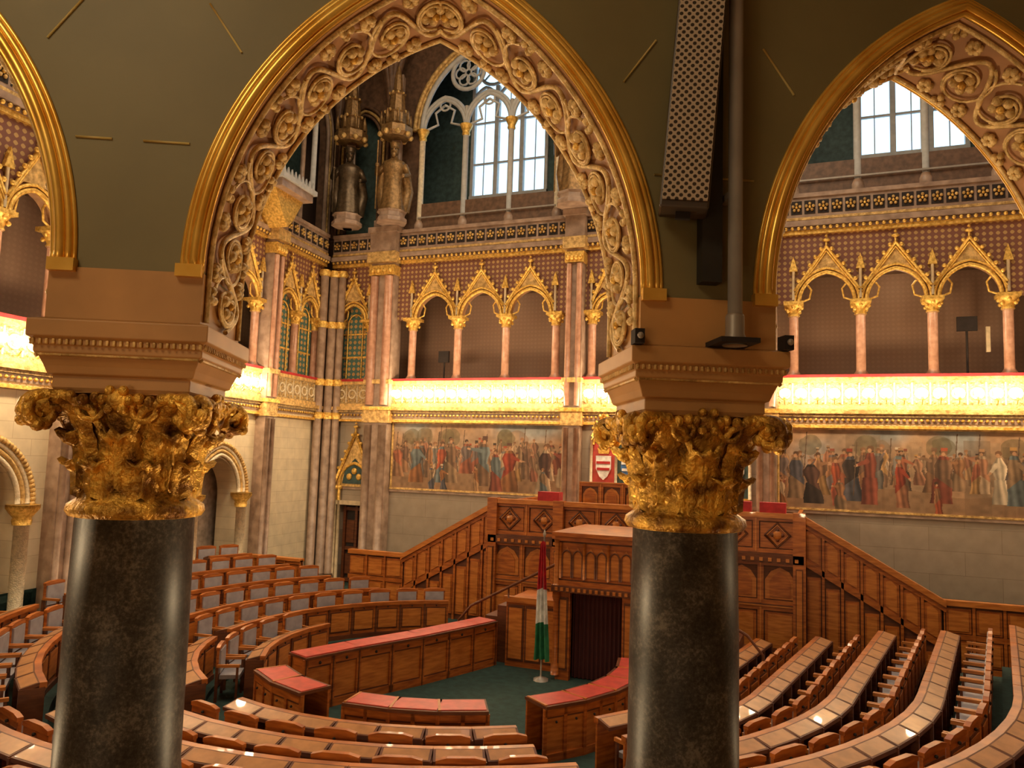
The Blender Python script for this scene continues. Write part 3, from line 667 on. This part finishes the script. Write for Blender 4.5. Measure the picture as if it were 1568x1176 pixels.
def unit(mb,M,w):
    h=w/2
    mb.box(-h,h,0,.035,.02,DH-.04,wood,M); mb.box(-h+.055,h-.055,-.008,0,.17,DH-.14,woodd,M); mb.box(-h+.08,h-.08,-.02,0,.2,DH-.17,woodl,M)
    mb.box(-h,-h+.04,-.022,0,0,DH-.04,woodd,M)
    mb.box(-h,h,-.045,.05,DH-.06,DH+.02,wood,M); mb.box(-h,h,-.03,.0,0,.1,woodd,M)
    mb.ball((0,-.03,DH-.10),.018,dark,6,4,M=M)
    z0=DH+.02; z1=DH-.04
    mb.add([(-h,.05,z0),(h,.05,z0),(h,.29,z1),(-h,.29,z1),(-h,.05,z0-.05),(h,.05,z0-.05),(h,.29,z1-.05),(-h,.29,z1-.05)],[(0,1,2,3),(4,7,6,5),(2,6,7,3),(0,3,7,4),(1,5,6,2)],woodd,M=M)
    mb.add([(-h+.03,.07,z0),(h-.03,.07,z0),(h-.03,.27,z1+.008),(-h+.03,.27,z1+.008)],[(0,1,2,3)],padw,M=M)
    mb.box(-h-.02,-h+.02,.0,.30,.05,DH-.05,woodd,M)
    mb.box(-h+.06,h-.06,.40,.76,.40,.47,padm,M)
    mb.box(-h+.03,h-.03,.78,.82,.25,.93,wood,M); mb.box(-h+.07,h-.07,.82,.828,.36,.84,woodd,M); mb.box(-h+.10,h-.10,.82,.838,.40,.80,woodl,M)
    mb.prism([(-h+.03,.92),(h-.03,.92),(h-.03,.97),(h*.5,1.0),(-h*.5,1.0),(-h+.03,.97)],.765,.835,wood,M)
    mb.ball((0,.84,.88),.022,dark,6,4,M=M)
    mb.box(-h+.07,h-.07,.745,.78,.50,.91,padm,M)
    for s in (-1,1):
        mb.box(s*(h-.02)-.025,s*(h-.02)+.025,.40,.80,.62,.67,woodl,M); mb.box(s*(h-.02)-.02,s*(h-.02)+.02,.42,.46,0,.62,woodd,M); mb.box(s*(h-.02)-.02,s*(h-.02)+.02,.77,.82,0,.62,woodd,M)
AIS=[(-49,-44),(-115,-109),(-166,-161)]
for k in range(0,9):
    R=3.55+1.15*k; mb=MB(); L=path(R,.02); step=.62
    prev=L[0]; cnt=0; d=0
    for p in L[1:]:
        d+=math.hypot(p[0]-prev[0],p[1]-prev[1]); prev=p
        if d<step: continue
        d=0; deg=math.degrees(p[2])
        if k==0:
            if not (-190<=deg<=-140): continue
        elif any(a-(60/R*.3)<deg<b+(60/R*.3) for a,b in AIS): continue
        o=(p[0]+cos_(p[2])*1.0,p[1]+math.sin(p[2])*1.0)
        if o[0]<wallx(o[1])+.05: continue
        if Vector(o).dot(nA)<4.3: continue
        if o[0]>7.9 : continue
        M=Matrix.Translation((p[0],p[1],ZB[k]))@Matrix.Rotation(p[2]-pi/2,4,'Z')
        unit(mb,M,step); cnt+=1
    if cnt: mb.obj('deputies_bench_row')
def barrier(name,pts,h=.98,top=.42):
    b=MB()
    for (p,q) in zip(pts[:-1],pts[1:]):
        p=Vector(p);q=Vector(q);d=q-p;L=d.length
        M=frame(p.x,p.y,math.atan2(d.y,d.x)); n=max(1,round(L/.62))
        for yy,sg in ((0,-1),(top-.05,1)):
            b.box(0,L,yy,yy+.05,0,h-.06,woodl,M)
            y0,y1=(yy-.04,yy) if sg<0 else (yy+.05,yy+.09)
            for i in range(n+1): b.box(i*L/n-.05,i*L/n+.05,y0,y1,0,h-.06,wood,M); b.box(i*L/n-.012,i*L/n+.012,y0-.01,y1+.01,0,h-.06,woodd,M)
            b.box(0,L,y0,y1,0,.14,wood,M); b.box(0,L,y0,y1,h-.2,h-.06,wood,M); b.box(0,L,y0+.015,y1-.015,h-.23,h-.2,woodd,M); b.box(0,L,y0+.015,y1-.015,.14,.17,woodd,M)
            for i in range(n): b.ball(((i+.5)*L/n,y0 if sg<0 else y1,h-.15),.03,dark,6,4,M=M)
        b.box(-.02,L+.02,-.08,top+.08,h-.06,h-.02,woodd,M); b.box(.0,L,-.03,top+.04,h-.02,h+.0,redtop,M)
        b.box(0,.05,0,top,0,h-.06,wood,M); b.box(L-.05,L,0,top,0,h-.06,wood,M)
    b.obj(name)
barrier('ministers_barrier',[(-8.6,11.9),(-8.2,13.0),(-7.6,14.4),(-7.12,15.8),(-6.9,16.5)])
def cdesk(a0,a1,R=3.2,dp=.55,h=.84):
    pts=[]; n=max(2,round(math.radians(a1-a0)*R/.7))
    for i in range(n+1):
        t=math.radians(a0+(a1-a0)*i/n); pts.append((C0.x+(R+dp)*cos_(t),C0.y+(R+dp)*math.sin(t)))
    b=MB()
    for (p,q) in zip(pts[:-1],pts[1:]):
        p=Vector(p);q=Vector(q);d=q-p;L=d.length
        M=frame(p.x,p.y,math.atan2(d.y,d.x))
        b.box(0,L,0,.05,0,h-.05,woodl,M)
        for x in (0,L/2,L): b.box(x-.03,x+.03,-.03,0,0,h-.05,wood,M)
        b.box(0,L,-.03,0,0,.12,wood,M); b.box(0,L,-.03,0,h-.17,h-.05,wood,M); b.box(0,L,-.015,0,h-.20,h-.17,woodd,M)
        for x in (L*.25,L*.75): b.ball((x,-.05,h-.25),.022,dark,6,4,M=M)
        b.box(-.01,L+.01,-.06,dp,h-.05,h-.0,woodd,M); b.box(.04,L-.02,.0,dp-.06,h,h+.012,redtop,M)
        b.box(.0,.04,-.02,dp-.04,h,h+.016,woodl,M)
        b.box(0,L,dp-.06,dp-.02,0,h-.05,wood,M)
    b.obj('red_topped_desk')
cdesk(-128,-103); cdesk(-90,-56); cdesk(-42,16)
# ------------------------------------------------------------ near arcade
FA=Matrix(((nA.y,nA.x,0,0),(-nA.x,nA.y,0,0),(0,0,1,0),(0,0,0,1)))
SP=2.356; ZS=5.30; AH=.888; AR=1.47; V0=3.16; V1=3.73
CU=[-1.243+SP*i for i in range(-3,5)]
AC=[(c+SP/2,AH,ZS,AR) for c in CU[:-1]]
aw=MB(FA); arch_plate(aw,-17.5,10.9,5.08,9.0,AC,V0,V1,olive,softm,40)
aw.box(-17.5,CU[0]-.3,V0,V1,2,9,olive); aw.box(CU[-1]+.3,10.9,V0,V1,2,9,olive)
aw.obj('wall_arcade')
at=MB(FA)
for (cx,a,zs,r) in AC:
    for (off,rad,dv) in ((.010,.013,-.010),(.036,.020,-.020),(.066,.015,-.010),(.086,.009,-.004)):
        at.tube(archpath(cx,a,r,zs,V0+dv,36,5.30,off=off),rad,golds,8)
    for s in (-1,1): at.box(cx+s*(a+.05)-.05,cx+s*(a+.05)+.05,V0-.042,V0,5.27,5.32,golds)
    at.tube(archpath(cx,a,r,zs,V1+.01,30,5.1,off=.02),.02,golds,8)
def bar(u0,z0,u1,z1): at.tube([(u0,V0-.002,z0),(u1,V0-.002,z1)],.0055,jointm,4)
for i,c in enumerate(CU):
    bar(c-.24,5.82,c-.1,5.82); bar(c+.02,5.82,c+.20,5.82)
    for s in (-1,1):
        bar(c+s*.38,6.22,c+s*.24,6.42)
at.obj('trim_arcade_moulding')
im=MB(FA)
for c in CU:
    im.box(c-.292,c+.292,V0-.012,V1+.012,5.06,5.29,impm)
im.obj('trim_impost')
def orn(cx):
    o=MB(FA); a=AH; r=AR; z0=5.10; s0=ZS-z0; ph=math.acos((r-a)/r); L=s0+r*ph
    def P(s,d,h,side):
        if s<s0: u=-a+h; z=z0+s
        else:
            p=(s-s0)/r; u=-a+r-(r-h)*cos_(p); z=ZS+(r-h)*math.sin(p)
        return (cx+side*u*1.0,V0+d,z)
    for side in (1,-1):
        for d in (.035,.535): o.tube([P(L*i/40,d,.012,side) for i in range(41)],.012,ornm,6)
        per=.44; n=int(L/.02)
        o.tube([P(L*i/n,.285+.16*math.sin(2*pi*(L*i/n)/per),.02,side) for i in range(n+1)],.012,ornm,6)
        k=0; s=per*.25
        while s<L-.02:
            sg=1 if k%2==0 else -1
            cd=.285-sg*.02; cs=s
            for qq in range(2):
                pts=[]
                for i in range(26):
                    t=i/25; rr=(.155 if qq==0 else .10)*(1-t)+.03; an=(-pi*.9+t*2.4*pi+qq*pi)*sg+ (pi/2)
                    ss=cs+rr*cos_(an)*.75; dd=cd+rr*math.sin(an)
                    if 0<ss<L and .03<dd<.54: pts.append(P(ss,dd,.022,side))
                if len(pts)>2: o.tube(pts,.008,ornm,5)
            for q in range(5):
                an=q*2*pi/5+k; c=P(min(L,max(0,cs+.045*cos_(an))),cd+.045*math.sin(an),.026,side); o.ball(c,.026,ornm,7,5)
            o.ball(P(min(L,cs),cd,.04,side),.02,gold,7,5)
            for (e,dd) in ((.11,.47),(-.11,.10),(.11,.10),(-.11,.47),(0,.50 if sg<0 else .07)):
                ss=cs+e
                if 0<ss<L:
                    for q in range(3):
                        an=q*2*pi/3+k; o.ball(P(min(L,max(0,ss+.024*cos_(an))),dd+.024*math.sin(an),.018,side),.020,ornm,6,4)
            s+=per/2; k+=1
    return o
for i,(cx,a,zs,r) in enumerate(AC):
    if abs(cx)<4.9: orn(cx).obj('trim_arch_tracery')
def column(u):
    par=empty('granite_column'); v=3.44
    T=FA@Matrix.Translation((u,v,0))
    s=MB(T); s.lathe([(.30,3.05),(.30,3.12),(.27,3.16),(.28,3.2),(.245,3.26),(.238,3.32),(.236,3.8),(.228,4.33)],0,0,gran,48); s.obj('shaft',par)
    b=MB(T); b.sqlathe([(.30,2.9),(.34,2.9),(.34,3.06),(.30,3.06)],0,0,impm); b.obj('plinth',par)
    m=MB(T)
    m.sqlathe([(.25,4.80),(.26,4.82),(.26,4.865),(.275,4.87),(.285,4.90),(.30,4.935),(.315,4.95),(.315,4.975),(.322,4.98),(.322,5.0),(.337,5.01),(.337,5.075),(.30,5.085)],0,0,impm)
    for k in range(4):
        Rk=Matrix.Rotation(k*pi/2,4,'Z')
        for i in range(26): m.box(-.31+i*.0248-.006,-.31+i*.0248+.006,-.332,-.318,4.978,5.0,goldd,Rk)
        m.tube([(-.30,-.305,4.942),(.30,-.305,4.942)],.008,goldd,5,M=Rk)
    m.obj('abacus',par,.004)
    c=MB(T)
    c.lathe([(.235,4.31),(.255,4.315),(.268,4.335),(.262,4.36),(.24,4.375),(.218,4.39),(.215,4.42),(.218,4.55),(.235,4.66),(.27,4.75),(.30,4.80)],0,0,capgold,40)
    def leaf(az,z0,H,W,r0,out,curl,mat=capgold):
        NU,NV=12,9; vs=[]
        R_=Matrix.Rotation(az,4,'Z')
        for i in range(NU+1):
            t=i/NU
            if t<.7: rr=r0+out*(t/.7)**2.2; zz=z0+H*(t/.7)
            else:
                q=(t-.7)/.3; an=q*pi*1.15; rr=r0+out+curl*math.sin(an)+curl*.3*q; zz=z0+H-curl*(1-cos_(an))*.6+curl*.4*math.sin(an)
            wd=W*(.55+.55*math.sin(pi*min(1,t*.95+.1)))*(1+.13*math.cos(t*30))*(1 if t<.9 else .7)
            for j in range(NV):
                w=-1+2*j/(NV-1)
                rad=rr+.016*(1-abs(w))+.012*cos_(w*9)-.022*w*w
                vs.append((wd*w,-rad,zz+.012*cos_(w*6)))
        fs=[(i*NV+j,i*NV+j+1,(i+1)*NV+j+1,(i+1)*NV+j) for i in range(NU) for j in range(NV-1)]
        c.add(vs,fs,mat,True,R_)
    for i in range(8): leaf(i*pi/4+pi/8,4.385,.15,.078,.222,.022,.030)
    for i in range(8): leaf(i*pi/4,4.42,.23,.075,.222,.055,.036)
    for i in range(4): leaf(i*pi/2+pi/4,4.52,.25,.085,.24,.13,.055)
    for i in range(4):
        R_=Matrix.Rotation(i*pi/2+pi/4,4,'Z')
        for sx in (-1,1):
            pts=[];rad=[]
            for q in range(22):
                t=q/21; an=pi*.5-t*3.3*pi*.9; rr=.062*(1-t*.75); pts.append((sx*.03*(1-t*.2),-(.40+rr*cos_(an)),4.725+rr*math.sin(an))); rad.append(.024*(1-.5*t))
            pts=[(sx*.05,-.25,4.62),(sx*.045,-.31,4.73),(sx*.035,-.36,4.79)]+pts; rad=[.016,.02,.024]+rad
            c.tube(pts,rad,capgold,7,M=R_)
        for q in range(9):
            an=q*.7; c.ball((.035*math.sin(q*2.1),-(.405+.055*cos_(an)),4.725+.055*math.sin(an)),.027,capgold,7,5,M=R_)
        c.ball((0,-.44,4.70),.035,capgold,8,6,M=R_)
        Rf=Matrix.Rotation(i*pi/2,4,'Z')
        c.ball((0,-.285,4.775),.05,capgold,9,6,(1.1,.7,.9),M=Rf)
        for q in range(6): c.ball((.05*cos_(q*pi/3),-.30,4.775+.04*math.sin(q*pi/3)),.022,capgold,6,5,M=Rf)
        for sx in (-1,1):
            c.tube([(sx*(.06+.05*t/8+.035*cos_(t*.75)),-(.262+.02*t/8),4.735+.04*math.sin(t*.75)) for t in range(12)],.013,capgold,6,M=Rf)
            c.tube([(sx*.03,-.24,4.6),(sx*.10,-.28,4.74),(sx*.2,-.30,4.79),(sx*.27,-.31,4.78)],[.012,.018,.022,.02],capgold,7,M=Rf)
            for q in range(5): c.ball((sx*(.08+q*.045),-.29-.004*q,4.782-.01*(q%2)),.024,capgold,6,5,M=Rf)
    c.obj('capital',par)
for u in CU: column(u)
g=MB(FA); g.box(-17.5,10.9,-2.0,3.95,2.6,2.9,impm); g.obj('floor_gallery')
g=MB(FA); g.box(-17.5,10.9,-2.2,-2.0,2.6,9,cream); g.obj('wall_gallery_rear')
g=MB(FA); g.box(-17.5,10.9,-2.2,3.2,8.6,8.8,cream); g.obj('ceiling_gallery')
g=MB(FA); g.box(-17.5,10.9,3.6,3.8,0,2.6,wains); g.obj('wall_under_gallery')
sp=empty('column_loudspeaker')
MS=FA@Matrix.Translation((.945,2.97,5.62))@Matrix.Rotation(math.radians(4.5),4,'Y')@Matrix.Rotation(math.radians(-14),4,'Z')
b=MB(); b.box(-.098,.098,0,.14,0,2.0,MAT('dark_cabinet',(.06,.042,.03),.4)); o=b.obj('cabinet',sp,.008); o.matrix_local=MS
b=MB(); b.box(-.09,.09,-.008,0.002,.03,1.97,perfm); o=b.obj('grille',sp); o.matrix_local=MS
b=MB(); b.box(-.03,.03,.05,.07,-.03,0,dark); b.box(.06,.09,.14,.18,.3,.36,metal); b.box(.06,.09,.14,.18,1.3,1.36,metal); o=b.obj('bracket',sp); o.matrix_local=MS
b=MB(FA); b.box(1.06,1.145,3.08,3.15,5.35,8.6,MAT('black_strip',(.02,.018,.015),.6)); b.obj('dark_strip')  # plain dark strip in front of the wall, between loudspeaker and pole
b=MB(FA); b.tube([(1.185,3.04,5.15),(1.185,3.04,8.6)],.030,metal,14); b.lathe([(.05,5.08),(.05,5.1),(.038,5.13),(.038,5.2),(.034,5.21)],1.185,3.04,metal,16)
b.prism([(1.10,5.085),(1.26,5.085),(1.26,5.105),(1.10,5.105)],2.96,3.15,dark); b.box(1.16,1.21,3.04,3.15,5.7,5.73,metal); b.obj('metal_pole')
b=MB(FA)
for uu in (.80,1.43): b.box(uu-.02,uu+.02,3.07,3.14,5.08,5.14,dark); b.ball((uu,3.06,5.11),.014,metal)
b.obj('spotlight_fixture')
b=MB(FN)
b.tube([(-12.6,.7,7.2),(-12.6,.7,8.3)],.03,dark); b.box(-12.8,-12.4,.6,.7,7.9,8.3,dark)
b.box(3.4,3.9,.5,.6,8.5,8.9,dark); b.tube([(3.65,.6,7.2),(3.65,.6,8.6)],.03,dark); b.box(4.1,4.2,.5,.6,7.9,8.6,cream)
b.obj('tv_camera_stand')
# ------------------------------------------------------------ lights
def area(name,loc,size,size_y,power,col,target):
    l=bpy.data.lights.new(name,'AREA'); l.shape='RECTANGLE'; l.size=size; l.size_y=size_y; l.energy=power; l.color=col
    o=bpy.data.objects.new(name,l); SC.collection.objects.link(o); o.location=loc
    o.rotation_euler=(Vector(target)-Vector(loc)).to_track_quat('-Z','Y').to_euler(); return o
def point(name,loc,power,col,rad=.12):
    l=bpy.data.lights.new(name,'POINT'); l.energy=power; l.color=col; l.shadow_soft_size=rad
    o=bpy.data.objects.new(name,l); SC.collection.objects.link(o); o.location=loc
warm=(1,.73,.41)
area('ceiling_light',(-4.5,12,21.5),14,14,2250,(1,.81,.56),(-4.5,12.2,0))
for a,b,_ in BAYN:
    for t in (.17,.5,.83): point('gallery_lamp_light',(a+(b-a)*t,24-1.1,6.75),100,warm)
    point('loggia_fill',((a+b)/2,24.9,10.2),14,warm)  # added fill light, one per bay, to brighten the loggia behind the arches
for i in range(1,6):
    for t in (.3,.7):
        p=FW@Vector((P[i]+(P[i+1]-P[i])*t,-1.1,6.75)); point('gallery_lamp_light',p,95,warm)
for i in range(4): point('gallery_lamp_light',(7.0,20-i*4,6.75),80,warm)
for u,e in ((-3.6,50),(-1.2,110),(1.2,120),(3.6,15)):
    p=FA@Vector((u,4.35,2.6)); point('gallery_front_lamp',p,e,warm,.1)
area('gallery_ceiling_light',FA@Vector((-2.6,.2,8.4)),2,1.2,66,(1,.77,.47),FA@Vector((-1.4,3.2,5.2)))
area('gallery_wall_light',FA@Vector((-2.2,-1.8,4.2)),2,1.0,30,(1,.73,.42),FA@Vector((-.6,3.2,4.8)))
w=bpy.data.worlds.new('w'); SC.world=w; w.use_nodes=True; bg=w.node_tree.nodes['Background']; bg.inputs[0].default_value=(.50,.77,1,1); bg.inputs[1].default_value=1.75
SC.view_settings.view_transform='Standard'
SC.view_settings.look='None'
SC.view_settings.exposure=.2
# ------------------------------------------------------------ camera
yaw=math.radians(22);p=math.radians(5.4);r=math.radians(1.8)
F0=Vector((-math.sin(yaw),math.cos(yaw),0));R0=Vector((math.cos(yaw),math.sin(yaw),0))
F=F0*math.cos(p)+Vector((0,0,math.sin(p)));U0=R0.cross(F)
R=R0*math.cos(r)+U0*math.sin(r);U=U0*math.cos(r)-R0*math.sin(r)
cd=bpy.data.cameras.new('camera');co=bpy.data.objects.new('camera',cd);SC.collection.objects.link(co)
cd.sensor_width=36; cd.lens=36*1195/1568; cd.clip_end=200; cd.clip_start=.05
Mx=Matrix((R,U,-F)).transposed().to_4x4(); Mx.translation=Vector((0,0,4.6)); co.matrix_world=Mx
SC.camera=co
